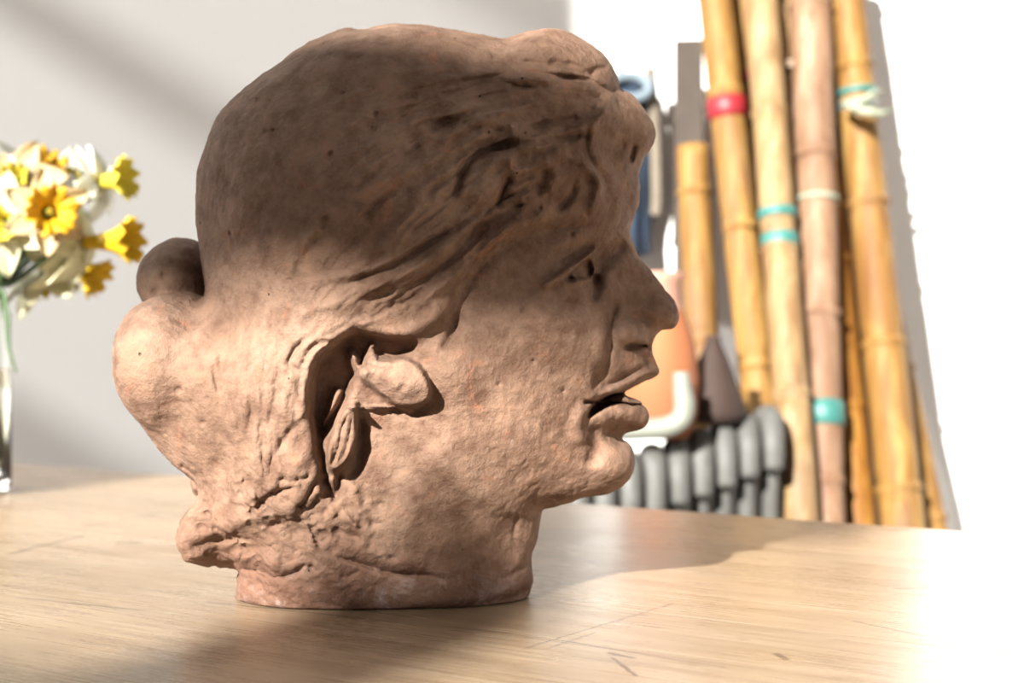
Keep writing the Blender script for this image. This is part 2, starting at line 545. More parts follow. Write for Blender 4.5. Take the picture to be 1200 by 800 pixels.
def tps(q, X, Y):
    n = len(q)
    def U_(r2): return np.where(r2 > 0, r2 * np.log(r2 + 1e-12), 0)
    sc = 100.0
    p = q[:, :2] / sc
    A = np.zeros((n + 3, n + 3))
    A[:n, :n] = U_(((p[:, None] - p[None]) ** 2).sum(-1)) + np.eye(n) * .02
    A[:n, n] = 1; A[:n, n + 1:] = p; A[n, :n] = 1; A[n + 1:, :n] = p.T
    s = np.linalg.solve(A, np.r_[q[:, 2], 0, 0, 0])
    o = s[n] + s[n + 1] * X / sc + s[n + 2] * Y / sc
    for i in range(n): o = o + s[i] * U_((X / sc - p[i, 0]) ** 2 + (Y / sc - p[i, 1]) ** 2)
    return o


W2 = np.clip(tps(C, UU, VV), 16, 190)
D2 = np.clip(W2 * 1.1, 16, 220)
E2 = np.clip(1 - S2 / D2, 0, 4) ** 2
Eb = blur(E2, 3.2)
mixf = np.clip((S2 - 5) / 12, 0, 1)
E2 = E2 * (1 - mixf) + Eb * mixf
base2 = ((1 - E2) * W2 * .5).astype(np.float32)
inv2 = (.5 / W2).astype(np.float32)
Fv = base2[:, :, None] - inv2[:, :, None] * (Wd.astype(np.float32) ** 2)[None, None, :]


def smax(a, b, k):
    h = np.clip(.5 + .5 * (a - b) / k, 0, 1)
    return b * (1 - h) + a * h + k * h * (1 - h)


def ellip(c, r, k, rotuv=0):
    """smooth-union an ellipsoid, centre (u,v,w), radii, in a local window"""
    m = max(r) + 3 * k + 6
    iu = np.where(abs(U - c[0]) < m)[0]; iv = np.where(abs(Vv - c[1]) < m)[0]; iw = np.where(abs(Wd - c[2]) < m)[0]
    sl = (slice(iu[0], iu[-1] + 1), slice(iv[0], iv[-1] + 1), slice(iw[0], iw[-1] + 1))
    x = (U[sl[0]] - c[0])[:, None, None]; y = (Vv[sl[1]] - c[1])[None, :, None]; z = (Wd[sl[2]] - c[2])[None, None, :]
    ca, sa = math.cos(rotuv), math.sin(rotuv)
    X = x * ca + y * sa; Y = -x * sa + y * ca
    q = np.sqrt((X / r[0]) ** 2 + (Y / r[1]) ** 2 + (z / r[2]) ** 2) + 1e-6
    f = ((1 - q) * min(r)).astype(np.float32)
    Fv[sl] = smax(Fv[sl], f, k)


ellip((199, 331, 48), (53, 55, 66), 3)          # far roll of the knot of hair
ellip((204, 430, -28), (60, 80, 84), 10, -.15)  # near roll
ellip((226, 574, 34), (13, 22, 26), 3)
ellip((243, 628, -30), (28, 30, 46), 12)         # curl at the nape
# flat foot
foot = (700 - Vv).astype(np.float32)[None, :, None]
Fv = np.minimum(Fv, foot)


def surface_nets(Fg):
    nx, ny, nz = Fg.shape
    S = Fg > 0
    cnt = {}; acc_id = []; acc_p = []; quads = []
    st = np.array([ny * nz, nz, 1])
    for ax in range(3):
        a = [slice(None)] * 3; b = [slice(None)] * 3
        a[ax] = slice(0, -1); b[ax] = slice(1, None)
        m = S[tuple(a)] != S[tuple(b)]
        idx = np.argwhere(m)
        o1, o2 = [k for k in range(3) if k != ax]
        ok = (idx[:, o1] > 0) & (idx[:, o2] > 0) & (idx[:, o1] < Fg.shape[o1] - 1) & (idx[:, o2] < Fg.shape[o2] - 1)
        idx = idx[ok]
        f0 = Fg[idx[:, 0], idx[:, 1], idx[:, 2]]
        j = idx.copy(); j[:, ax] += 1
        f1 = Fg[j[:, 0], j[:, 1], j[:, 2]]
        t = f0 / (f0 - f1)
        p = idx.astype(float); p[:, ax] += t
        ids = []
        for d1, d2 in ((0, 0), (-1, 0), (-1, -1), (0, -1)):
            c = idx.copy(); c[:, o1] += d1; c[:, o2] += d2
            cid = (c * st).sum(1); ids.append(cid)
            acc_id.append(cid); acc_p.append(p)
        q = np.stack(ids, 1)
        flip = (f0 > 0)
        if ax == 1: flip = ~flip
        q[~flip] = q[~flip][:, ::-1]
        quads.append(q)
    ids = np.concatenate(acc_id); ps = np.concatenate(acc_p); q = np.concatenate(quads)
    uq, inv = np.unique(ids, return_inverse=True)
    n = np.bincount(inv)
    v = np.stack([np.bincount(inv, ps[:, k]) / n for k in range(3)], 1)
    return v, np.searchsorted(uq, q)


hv, hq = surface_nets(Fv)
del Fv
hu = U[0] + hv[:, 0] * STEP; hvv = Vv[0] + hv[:, 1] * STEP; hw = Wd[0] + hv[:, 2] * STEP
# light relaxation of the net
pos = np.stack([hu, hvv, hw], 1)
fixed = hvv > 697.5
for _ in range(2):
    s = np.zeros_like(pos); c = np.zeros(len(pos))
    for a in range(4):
        i, j = hq[:, a], hq[:, (a + 1) % 4]
        for k in range(3): s[:, k] += np.bincount(i, pos[j, k], len(pos))
        c += np.bincount(i, minlength=len(pos))
    new = pos * .5 + .5 * s / c[:, None]
    pos = np.where(fixed[:, None], pos, new)

# ---------------- relief, sculpted in side view
RM = np.zeros((800, 1200), np.float32)     # [v,u]


def win(pts, m):
    p = np.array(pts, float)
    x0, y0 = np.maximum(np.floor(p.min(0) - m), 0).astype(int)
    x1 = int(min(p[:, 0].max() + m, 1199)); y1 = int(min(p[:, 1].max() + m, 799))
    yy, xx = np.mgrid[y0:y1 + 1, x0:x1 + 1].astype(float)
    return (slice(y0, y1 + 1), slice(x0, x1 + 1)), xx, yy


def stroke(pts, r, a, taper=True, pw=2, smooth=True):
    """raised (a>0) or cut (a<0) line of half width r"""
    if smooth and len(pts) > 2: pts = catmull(pts, 4)
    pts = np.array(pts, float)
    sl, xx, yy = win(pts, r * 3)
    n = len(pts) - 1; best = np.full(xx.shape, 1e9); tt = np.zeros(xx.shape)
    for i in range(n):
        d, t = seg_dist(xx, yy, pts[i], pts[i + 1])
        m = d < best; best[m] = d[m]; tt[m] = (i + t[m]) / n
    g = np.exp(-(best / r) ** pw)
    if taper: g = g * np.clip(np.minimum(tt, 1 - tt) * 5 + .12, 0, 1)
    RM[sl] += a * g


def edge(pts, a, rl, rr):
    """step with its crest on the line: the left hand side (looking along the line, v down) stands a higher and
    fades over rl, the right drops within rr"""
    pts = catmull(pts, 4)
    sl, xx, yy = win(pts, max(rl, rr) * 2.6)
    n = len(pts) - 1; best = np.full(xx.shape, 1e9); tt = np.zeros(xx.shape); side = np.zeros(xx.shape)
    for i in range(n):
        d, t = seg_dist(xx, yy, pts[i], pts[i + 1])
        dx, dy = pts[i + 1] - pts[i]
        s = (xx - pts[i][0]) * dy - (yy - pts[i][1]) * dx
        m = d < best; best[m] = d[m]; tt[m] = (i + t[m]) / n; side[m] = s[m]
    g = np.where(side > 0, np.exp(-(best / rl) ** 2), np.exp(-(best / rr) ** 2))
    RM[sl] += a * g * np.clip(np.minimum(tt, 1 - tt) * 6 + .05, 0, 1)


def blob(cx, cy, rx, ry, a, ang=0, pw=2):
    m = max(rx, ry) * 2.4
    sl, xx, yy = win([(cx - m, cy - m), (cx + m, cy + m)], 0)
    ca, sa = math.cos(ang), math.sin(ang)
    X = ((xx - cx) * ca + (yy - cy) * sa) / rx; Y = (-(xx - cx) * sa + (yy - cy) * ca) / ry
    RM[sl] += a * np.exp(-(np.sqrt(X * X + Y * Y)) ** pw)


def patch(poly, a, soft):
    """raise or sink the inside of an outline, edge softened over soft px"""
    poly = catmull(poly, 3, True)
    sl, xx, yy = win(poly, soft + 2)
    s = poly_sdf(xx, yy, poly)
    t = np.clip(.5 + s / (2 * soft), 0, 1)
    RM[sl] += a * t * t * (3 - 2 * t)


def pit(cx, cy, r, a): blob(cx, cy, r, r * .8, a, random.uniform(0, 3), 3)


# --- the hair stands proud of the face
patch([(716, 100), (712, 112), (708, 128), (690, 146), (685, 168), (694, 196), (708, 215), (711, 243), (696, 258), (650, 263), (600, 278), (560, 308),
       (540, 340), (530, 366), (508, 388), (492, 399), (470, 399), (440, 393), (418, 388), (392, 404), (371, 429), (364, 470), (370, 520), (374, 570), (345, 600), (300, 618), (240, 630),
       (60, 640), (60, -40), (720, -40)], 13, 8)
blob(640, 300, 70, 60, -6)                                                                      # temple
# --- face
stroke([(742, 256), (715, 262), (690, 272), (664, 286), (636, 304)], 11, 8)                      # brow
stroke([(735, 285), (715, 300), (700, 318), (697, 345)], 11, -24)                                # inner corner hollow
blob(684, 300, 26, 15, -12, -.5)                                                                # upper socket
blob(678, 320, 18, 13, 9, -.3)                                                                  # eyeball
stroke([(699, 295), (684, 306), (664, 320), (645, 333), (634, 338)], 4.2, 16)                    # upper lid
stroke([(697, 290), (680, 298), (655, 314)], 3.4, -8)
patch([(690, 306), (684, 309), (668, 323), (662, 331), (676, 329), (691, 327), (694, 315)], -25, 2.2)  # opening of the eye
stroke([(656, 333), (675, 332), (693, 328)], 3.4, 10)                                            # lower lid
stroke([(694, 326), (694, 340), (691, 352)], 4, 5)
pit(685, 315, 4, -5); pit(668, 329, 4, -12)
stroke([(698, 322), (699, 340), (694, 354)], 5, -15)
blob(668, 345, 20, 10, 5)
stroke([(648, 352), (668, 360), (690, 358)], 6, -6)                                                                      # bag below the eye
stroke([(634, 338), (615, 345), (600, 352)], 5, -3)
blob(652, 385, 42, 26, 12, .3)                                                                   # cheekbone
blob(660, 392, 24, 7, -5, .15)
stroke([(745, 300), (757, 325), (778, 352)], 12, 4)                                             # side of the nose bridge
stroke([(724, 352), (718, 372), (717, 392), (714, 415), (706, 440), (694, 462)], 6, -17)       # wing groove + smile fold
edge([(690, 476), (704, 446), (716, 415), (719, 385)], 9, 26, 5)
blob(741, 392, 19, 14, 24, 0, 3)                                                                # nose wing
blob(777, 370, 18, 17, 10, 0, 2.5)
stroke([(738, 372), (755, 376), (762, 386)], 5, -6)
stroke([(755, 398), (763, 390), (770, 388)], 4, -5)
patch([(731, 407), (742, 403), (755, 404), (757, 409), (744, 411), (734, 411)], -26, 2.2)       # nostril
stroke([(762, 396), (760, 406), (762, 416)], 3.5, -12)
stroke([(752, 412), (757, 424), (768, 436)], 4, -4)                                             # philtrum
stroke([(771, 434), (755, 441), (735, 452), (712, 461), (702, 467)], 6, 11)                    # upper lip
stroke([(768, 430), (750, 434), (728, 446), (708, 456)], 3.5, -6)
patch([(690, 489), (695, 478), (704, 470), (716, 464), (730, 463), (742, 467), (753, 474), (742, 474), (727, 473), (712, 477), (700, 484)], -66, 2.4)
stroke([(690, 488), (686, 500)], 5, -4)
stroke([(752, 484), (730, 482), (712, 486), (700, 493)], 11, 9, pw=3)                           # lower lip
stroke([(742, 508), (726, 513), (708, 506)], 7, -15)
blob(722, 543, 24, 24, 13, 0, 3)                                                                 # chin
stroke([(693, 498), (698, 525), (690, 550)], 10, -8)
stroke([(686, 478), (676, 500), (680, 525)], 9, 6)
stroke([(735, 574), (700, 584), (665, 592), (635, 598)], 5, -3)
# --- jaw and neck
edge([(505, 520), (525, 548), (560, 578), (600, 594), (640, 600)], 7, 34, 16)
stroke([(600, 600), (585, 640), (575, 680)], 16, -5)
stroke([(629, 612), (618, 640), (612, 670)], 9, 6)
blob(606, 668, 16, 16, 5)
stroke([(608, 604), (602, 625), (603, 640)], 3, -3)
stroke([(520, 500), (500, 560), (470, 620), (440, 660)], 26, 4)
stroke([(390, 652), (420, 661), (459, 673), (495, 676), (522, 681)], 3.4, -9)
stroke([(395, 640), (425, 648), (462, 660), (500, 664)], 9, 7)
stroke([(458, 655), (463, 656)], 3, -8, False)
stroke([(280, 712), (330, 719), (430, 721), (520, 715), (580, 708), (625, 692)], 5, -7, False)
stroke([(575, 683), (600, 675), (620, 660)], 4, -4)
# --- hair edge over forehead
edge([(706, 250), (708, 222), (700, 206), (688, 190), (685, 168), (692, 145), (708, 128), (712, 110)][::-1], 16, 34, 6)
stroke([(712, 112), (703, 128), (690, 144), (686, 165), (686, 178), (694, 196), (706, 212), (709, 240)], 5, -16)
stroke([(661, 101), (690, 100), (712, 108), (710, 128), (693, 145), (664, 160)], 8, 14)
stroke([(655, 92), (685, 95), (709, 106), (722, 108)], 4.5, -16)
stroke([(600, 62), (640, 58), (680, 68), (712, 92)], 13, 8)
stroke([(640, 75), (672, 80), (700, 96)], 5, -5)
stroke([(690, 90), (700, 82), (712, 84)], 4, -6)
blob(660, 205, 30, 30, 10, .4, 3)
stroke([(670, 185), (700, 208), (700, 232), (690, 252)], 6, 12)
stroke([(676, 214), (668, 232), (650, 250)], 6, -14)
stroke([(640, 196), (637, 215), (622, 235)], 6, -12)
stroke([(742, 118), (756, 136), (761, 158), (754, 178)], 8, 7)
stroke([(744, 170), (741, 182), (739, 192)], 3.2, -14)
stroke([(731, 168), (729, 180)], 3, -5)
stroke([(724, 120), (730, 150), (722, 185), (728, 220)], 6, -4)
# --- big locks
edge([(523, 150), (545, 132), (568, 128), (592, 133), (612, 150), (628, 167), (668, 165)], 17, 9, 32)
stroke([(575, 176), (600, 172), (640, 167), (672, 162), (684, 158)], 4.5, -20)
stroke([(624, 178), (640, 172), (652, 166)], 4, 7)
stroke([(532, 238), (540, 212), (552, 190), (575, 176), (592, 173)], 4.5, -16)
stroke([(556, 245), (566, 218), (585, 196), (610, 190)], 10, 12)
stroke([(582, 250), (590, 225), (600, 205)], 4.5, -14)
stroke([(605, 262), (618, 240), (630, 222)], 8, 9)
stroke([(560, 150), (590, 152), (612, 164)], 6, 6)
stroke([(535, 100), (580, 96), (620, 106), (630, 118)], 5, -6)
stroke([(538, 92), (585, 86), (640, 92)], 6, 5)
stroke([(480, 150), (520, 146), (570, 150), (610, 160)], 5, -5)
stroke([(690, 262), (640, 270), (600, 285), (560, 312), (541, 345), (534, 380), (527, 412)], 10, -7)
stroke([(640, 254), (600, 270), (556, 298), (520, 335), (480, 362)], 9, 11)
stroke([(610, 248), (570, 272), (520, 315), (470, 345)], 5, -11)
stroke([(560, 262), (520, 292), (470, 325), (420, 345)], 6, 9)
stroke([(540, 262), (500, 290), (450, 318), (400, 335)], 4, -9)
stroke([(520, 352), (505, 375), (480, 390), (450, 396)], 8, 8)
stroke([(536, 372), (528, 398), (516, 412)], 6, -6)
edge([(530, 405), (500, 402), (470, 400), (440, 393), (418, 388)], 5, 26, 4)
blob(528, 438, 36, 40, 20)                  # overhang above the ear
edge([(340, 262), (318, 300), (300, 340)], 3, 30, 18)
for g_ in ([(380, 262), (350, 290), (338, 330)], [(470, 300), (420, 325), (370, 330)], [(455, 330), (400, 355), (345, 372)]):
    stroke(g_, 6, 4)
pit(380, 262, 7, -7); pit(377, 268, 4, -5); pit(383, 256, 3, -5)
# --- hollow around the ear
patch([(372, 428), (392, 408), (420, 393), (450, 397), (472, 399), (485, 405), (477, 416), (460, 423), (440, 420), (420, 440), (408, 462),
       (395, 490), (376, 515), (368, 490), (366, 455)], -38, 7)
edge([(330, 508), (350, 492), (364, 474), (364, 450), (371, 428), (392, 405), (419, 387)], 5, 26, 3)
stroke([(362, 395), (345, 412), (338, 428), (352, 438)], 2.6, -6)
stroke([(392, 404), (372, 405), (358, 420), (356, 432)], 2.6, -7)
stroke([(356, 432), (350, 455), (352, 470)], 2.5, -4)
# ear
patch([(408, 416), (413, 412), (418, 418), (424, 427), (428, 417), (436, 404), (440, 412), (443, 425), (457, 423), (470, 421), (490, 430),
       (503, 452), (504, 468), (494, 476), (478, 479), (463, 477), (450, 467), (436, 455), (422, 444), (412, 431)], 26, 3.5)
blob(474, 452, 20, 16, 8, .3, 3)
stroke([(440, 440), (455, 448), (470, 455)], 8, 4)
stroke([(421, 424), (426, 430), (438, 432)], 3.2, -15)
stroke([(455, 476), (470, 484), (486, 487), (503, 476)], 5, -11)
stroke([(415, 414), (421, 430), (432, 444)], 3.5, 5)
# strands below the ear
patch([(418, 474), (408, 478), (398, 490), (390, 512), (383, 532), (383, 548), (392, 556), (404, 547), (413, 534), (418, 512), (417, 490)], 26, 3)
stroke([(408, 486), (400, 505), (396, 525), (388, 548)], 1.8, -8)
stroke([(413, 482), (410, 505), (405, 528), (398, 545)], 1.6, -5)
stroke([(400, 496), (393, 515), (389, 535)], 1.6, -5)
patch([(396, 458), (401, 460), (398, 472), (388, 488), (379, 502), (378, 494), (386, 478), (391, 464)], 24, 3)
stroke([(420, 490), (425, 520), (420, 550), (402, 568)], 5.5, -13)
stroke([(377, 502), (374, 528), (380, 545), (377, 560)], 4, -14)
stroke([(378, 562), (386, 572), (384, 586)], 5.5, -15)
stroke([(398, 556), (396, 572), (392, 590)], 4, -12)
stroke([(388, 562), (392, 574)], 3, 8)
stroke([(374, 560), (364, 576), (352, 592), (345, 596)], 3.5, -10)
stroke([(366, 520), (350, 545), (335, 562)], 9, 6)
stroke([(348, 500), (330, 520), (318, 545)], 5, -5)
stroke([(345, 572), (325, 578), (306, 592), (300, 598)], 3, -9)
stroke([(335, 548), (320, 566), (310, 576)], 6, 5)
stroke([(408, 560), (416, 585), (430, 605)], 7, 6)
stroke([(400, 600), (420, 625), (428, 645)], 6, 6)
stroke([(390, 622), (405, 630), (424, 632)], 3.5, -7)
stroke([(357, 612), (364, 628), (372, 648)], 2.2, 6)
stroke([(345, 622), (350, 640), (362, 660)], 6, -5)
stroke([(330, 612), (316, 618), (300, 616)], 3, -6)
stroke([(279, 666), (300, 669), (324, 676), (345, 672), (350, 664)], 4, -13)
stroke([(270, 655), (300, 655), (330, 660)], 9, 8)
stroke([(216, 604), (232, 606), (252, 603)], 2.6, -9)
for k in range(5):
    stroke([(222 + k * 9, 618 + k * 6), (236 + k * 9, 612 + k * 7), (250 + k * 9, 620 + k * 5)], 4, 5 * (-1) ** k)
# bun
stroke([(243, 345), (258, 362), (272, 392), (266, 425), (262, 470), (264, 520), (258, 560), (246, 590)], 15, -8)
blob(205, 420, 45, 55, 4, .2, 2.5)
stroke([(212, 545), (222, 553), (232, 562)], 2.5, -9)
for (a_, b_) in (((236, 386), (252, 398)), ((250, 430), (256, 462)), ((205, 462), (212, 457)), ((235, 500), (241, 494))):
    stroke([a_, b_], 2.4, -4, smooth=False)
for (x, y) in ((192, 325), (165, 330), (181, 345), (176, 306), (215, 300)): pit(x, y, 5, -7)
for (x, y) in ((320, 155), (311, 156), (302, 119), (387, 182), (402, 111), (437, 153), (270, 275), (473, 138), (440, 135), (612, 365), (584, 452), (625, 425), (660, 460), (633, 245), (670, 277)):
    pit(x, y, 2.4, -6)

# --- combed strands that follow the hair
guides = [[(705, 85), (600, 72), (480, 84), (380, 118), (300, 190), (262, 300)],
          [(700, 112), (600, 108), (500, 146), (400, 215), (338, 290), (300, 380)],
          [(690, 140), (600, 158), (520, 200), (440, 270), (380, 330), (330, 430)],
          [(668, 195), (600, 222), (536, 270), (462, 330), (400, 365), (352, 415)],
          [(650, 245), (580, 280), (520, 330), (480, 360), (430, 380), (380, 398)]]
G = [catmull(g, 8) for g in guides]
for i in range(520):
    k = rng.randint(0, 4); f = rng.rand()
    g = G[k] * (1 - f) + G[k + 1] * f
    a = rng.randint(0, len(g) - 7); L = rng.randint(4, 9)
    seg = g[a:a + L] + rng.uniform(-3, 3, (1, 2)) + np.cumsum(rng.normal(0, .8, (len(g[a:a + L]), 2)), 0)
    front = np.clip((seg[:, 0].mean() - 300) / 250, .3, 1)
    stroke(seg, rng.uniform(1.6, 4.5), rng.choice([-1, 1]) * rng.uniform(.8, 4.2) * front, smooth=False)
for i in range(110):
    k = rng.randint(0, 4); f = rng.rand()
    g = G[k] * (1 - f) + G[k + 1] * f
    a = rng.randint(0, 22); L = rng.randint(3, 7)
    seg = g[a:a + L] + np.cumsum(rng.normal(0, 1.8, (len(g[a:a + L]), 2)), 0)
    stroke(seg, rng.uniform(3.5, 8), rng.choice([-1, 1]) * rng.uniform(1.5, 5.5), smooth=False)
for i in range(70):
    x = rng.uniform(560, 720); y = rng.uniform(55, 250); an = rng.uniform(-1.5, 1.5)
    L = rng.uniform(6, 18)
    stroke([(x, y), (x + L * math.cos(an), y + L * math.sin(an))], rng.uniform(1.8, 4.5), rng.choice([-1, 1]) * rng.uniform(1.0, 4), smooth=False)
low = [[(262, 300), (256, 400), (262, 500), (262, 600)], [(330, 380), (318, 470), (310, 560), (322, 640)],
       [(360, 420), (356, 500), (352, 570), (380, 640)]]
G = [catmull(g, 8) for g in low]
for i in range(230):
    k = rng.randint(0, 2); f = rng.rand()
    g = G[k] * (1 - f) + G[k + 1] * f
    a = rng.randint(0, len(g) - 5); L = rng.randint(3, 6)
    seg = g[a:a + L] + np.cumsum(rng.normal(0, 1.6, (len(g[a:a + L]), 2)), 0)
    stroke(seg, rng.uniform(1.8, 4.5), rng.choice([-1, 1]) * rng.uniform(.5, 2.2), smooth=False)
# gouged clay at the nape and round the foot
for i in range(150):
    x = rng.uniform(225, 440); y = rng.uniform(560, 700); an = rng.uniform(-.9, .9)
    L = rng.uniform(6, 18)
    stroke([(x, y), (x + L * math.cos(an), y + L * math.sin(an))], rng.uniform(1.8, 4.5), rng.choice([-1, 1]) * rng.uniform(1.0, 4.5), smooth=False)
for i in range(900):
    x = rng.uniform(230, 760); y = rng.uniform(60, 700); an = rng.uniform(-1.2, 1.2)
    L = rng.uniform(3, 12)
    stroke([(x, y), (x + L * math.cos(an), y + L * math.sin(an))], rng.uniform(1.2, 2.6), rng.choice([-1, 1]) * rng.uniform(.3, 1.2), smooth=False)
RM = blur(RM, .7)

# --- apply: move each point towards / away from the viewer's side by the relief (mirrored on the far side)
X = (pos[:, 0] - 600) * K; Z = -(pos[:, 1] - 400) * K; Y = pos[:, 2] * K
near = -np.abs(Y)
dep = CAMD + near
pu = 600 + X / dep * F; pv = 400 - Z / dep * F
iu = np.clip(pu, 0, 1198); iv = np.clip(pv, 0, 798)
u0 = iu.astype(int); v0 = iv.astype(int); fu = iu - u0; fv = iv - v0
r = (RM[v0, u0] * (1 - fu) * (1 - fv) + RM[v0, u0 + 1] * fu * (1 - fv) + RM[v0 + 1, u0] * (1 - fu) * fv + RM[v0 + 1, u0 + 1] * fu * fv)
fade = np.clip(np.abs(pos[:, 2]) / 22, 0, 1)
bun_far = (pos[:, 0] < 245) & (pos[:, 2] > -5) & (pos[:, 1] < 590)
r = np.where(bun_far, r * .6, r) * fade * K
nd = dep - r
X2 = X * nd / dep; Z2 = Z * nd / dep; Y2 = np.where(Y <= 0, 1, -1) * (nd - CAMD)
onfloor = pos[:, 1] > 697
Z2 = np.where(onfloor, Z, Z2); X2 = np.where(onfloor, X, X2)
verts = np.stack([X2, Y2, Z2 + CZ], 1)
# irregular hand-worked surface
nv = len(verts)
fn = verts[hq]
nrm = np.cross(fn[:, 2] - fn[:, 0], fn[:, 3] - fn[:, 1])
vn = np.zeros_like(verts)
for a in range(4):
    for k in range(3): vn[:, k] += np.bincount(hq[:, a], nrm[:, k], nv)
vn /= np.linalg.norm(vn, axis=1)[:, None] + 1e-12
disp = np.empty(nv)
for i in range(nv):
    p = Vector(verts[i])
    disp[i] = (mnoise.noise(p * 45) * .0011 + mnoise.noise(p * 120) * .0006 + mnoise.noise(p * 300) * .0003)
rough_zone = np.clip((430 - pu) / 80, 0, 1) * np.clip((pv - 540) / 60, 0, 1)
disp *= 1 + 1.6 * rough_zone
disp[pos[:, 1] > 697] = 0
verts += vn * disp[:, None]
cen = verts.mean(0)
if (vn * (verts - cen)).sum(1).mean() < 0:
    hq = hq[:, ::-1]
BASE = Vector((-.075, 0, TZ))
verts = verts - np.array(BASE)
me = bpy.data.meshes.new('clay_head')
me.vertices.add(nv); me.vertices.foreach_set('co', verts.astype(np.float32).ravel())
me.loops.add(hq.size); me.loops.foreach_set('vertex_index', hq.astype(np.int32).ravel())
me.polygons.add(len(hq)); me.polygons.foreach_set('loop_start', np.arange(0, hq.size, 4, dtype=np.int32))
me.polygons.foreach_set('use_smooth', np.ones(len(hq), bool))
me.update(calc_edges=True); me.validate()
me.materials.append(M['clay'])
head = bpy.data.objects.new('clay_head_sculpture', me); COL.objects.link(head)
zmin = verts[:, 2].min()
head.location = BASE + Vector((0, 0, -zmin + .0005))
tag(head, 'reddish brown terracotta sculpture of a head in profile with open mouth and knotted hair', 'sculpture')
print('HEAD VERTS', nv)

# ================================================================== DAFFODILS AND VASE
VD = 1.41; VS = VD / F
vc = P(-23, 577, VD)
vc.z = TZ
vase = empty('glass_vase', vc, 'clear glass vase at the left edge of the table holding the daffodils', 'vase')
hgt = (577 - 345) * VS; rad = 35 * VS
prof = [(0, .001), (rad * .9, .001), (rad, .005), (rad * 1.0, hgt * .5), (rad * .98, hgt * .9), (rad * .8, hgt * .95), (rad * .82, hgt), (rad * .76, hgt), (rad * .74, hgt * .95), (rad * .9, hgt * .89),
        (rad * .93, hgt * .5), (rad * .92, .014), (0, .012)]
MB().lathe(prof, vc).build('vase_body', M['glass'], vase)
MB().lathe([(0, .0125), (rad * .915, .0145), (rad * .925, hgt * .5), (rad * .9, hgt * .62), (0, hgt * .62)], vc).build('water', M['water'], vase)


def frame_from(d, roll=0):
    d = Vector(d).normalized()
    a = Vector((0, 0, 1)) if abs(d.z) < .95 else Vector((1, 0, 0))
    x = a.cross(d).normalized(); y = d.cross(x)
    R = Matrix((x, y, d)).transposed()
    return R @ Matrix.Rotation(roll, 3, 'Z')


def petal_mesh(L, Wp, back, cup, twist, seed):
    rr = random.Random(seed); n = 9; m = 7; vs = []; fs = []
    ph = rr.uniform(0, 6)
    for i in range(n + 1):
        t = i / n
        wdt = Wp * (math.sin(PI * min(1, t * .94 + .06) ** .8)) ** .75 * (1 - .1 * t) + .0008
        if t > .98: wdt = .0006
        for j in range(m):
            s = j / (m - 1) * 2 - 1
            x = .003 + L * t
            z = -back * L * t * t + cup * (s * s) * Wp * 1.0 + .0013 * math.sin(ph + 5 * t + 3 * s) - .001 * (1 - abs(s))
            y = s * wdt + twist * t * .003
            vs.append(Vector((x, y, z)))
    for i in range(n):
        for j in range(m - 1):
            a = i * m + j; fs.append((a, a + 1, a + m + 1, a + m))
    return vs, fs


def corona_mesh(L, r0, r1, ruff, seed):
    rr = random.Random(seed); n = 60; m = 12; vs = []; fs = []
    for i in range(m + 1):
        t = i / m
        r_ = r0 + (r1 - r0) * (.25 * t + .75 * t ** 3.2)
        for k in range(n):
            an = 2 * PI * k / n
            fl = max(0, (t - .55) / .45) ** 1.5
            q = math.sin(an * 6 + seed) * .3 + math.sin(an * 15 + seed * 2) * .45
            rr_ = r_ * (1 + ruff * .22 * fl * q)
            z = L * t + ruff * .0035 * fl * math.sin(an * 9 + seed)
            vs.append(Vector((rr_ * math.cos(an), rr_ * math.sin(an), z)))
    for i in range(m):
        for k in range(n):
            a, b = i * n + k, i * n + (k + 1) % n
            fs.append((a, b, b + n, a + n))
    return vs, fs


def daffodil(px, py, dd, d, L, r1, pl, pm, cm, label, back=.15, roll=0, seed=0):
    L *= 1.12; r1 *= 1.12; pl *= 1.2
    c = P(px, py, VD + dd)
    f = empty('daffodil', c, label, 'flower', 'daffodils in the glass vase')
    R = frame_from(d, roll)
    for k in range(6):
        vs, fs = petal_mesh(pl * random.uniform(.9, 1.08), pl * .32, back + random.uniform(-.12, .12), .25, random.uniform(-1, 1), seed * 7 + k)
        Q = R @ Matrix.Rotation(k * PI / 3, 3, 'Z')
        off = Vector((0, 0, .0004 * (k % 2)))
        o = mesh_obj('petal', [c + Q @ (v + off) for v in vs], fs, pm, f)
        s = o.modifiers.new('thick', 'SOLIDIFY'); s.thickness = .0005
    vs, fs = corona_mesh(L, .006, r1, 1.0, seed)
    o = mesh_obj('corona', [c + R @ v for v in vs], fs, cm, f)
    s = o.modifiers.new('thick', 'SOLIDIFY'); s.thickness = .0007
    dn = Vector(d).normalized()
    mb = MB()
    for k in range(5):
        a = k * 2 * PI / 5
        q = R @ Vector((.0013 * math.cos(a), .0013 * math.sin(a), 0))
        mb.tube([c + q + dn * .004, c + q + dn * (L * .55), c + q * 1.8 + dn * (L * .7)], [.0006, .0006, .0012], 6)
    mb.build('stamens', PM['lemon'], f)
    back_p = c - dn * .022
    MB().tube([c + dn * .002, c - dn * .010, c - dn * .018, back_p], [.0062, .0042, .0040, .0055], 12).build('flower_tube', PM['green'], f)
    mouth = vc + Vector((random.uniform(-.35, .35) * rad, random.uniform(-.35, .35) * rad, hgt))
    bot = vc + Vector((random.uniform(-.5, .5) * rad, random.uniform(-.5, .5) * rad, .03))
    p0 = back_p; p1 = back_p - dn * .02 + Vector((0, 0, -.015))
    path = catmull([c - dn * .014, p0, p1, (p1 * .45 + mouth * .55) + Vector((0, 0, -.005)), mouth, bot], 5)
    MB().tube([Vector(p) for p in path], .0033, 8).build('stem', M['stem'], f)
    return f


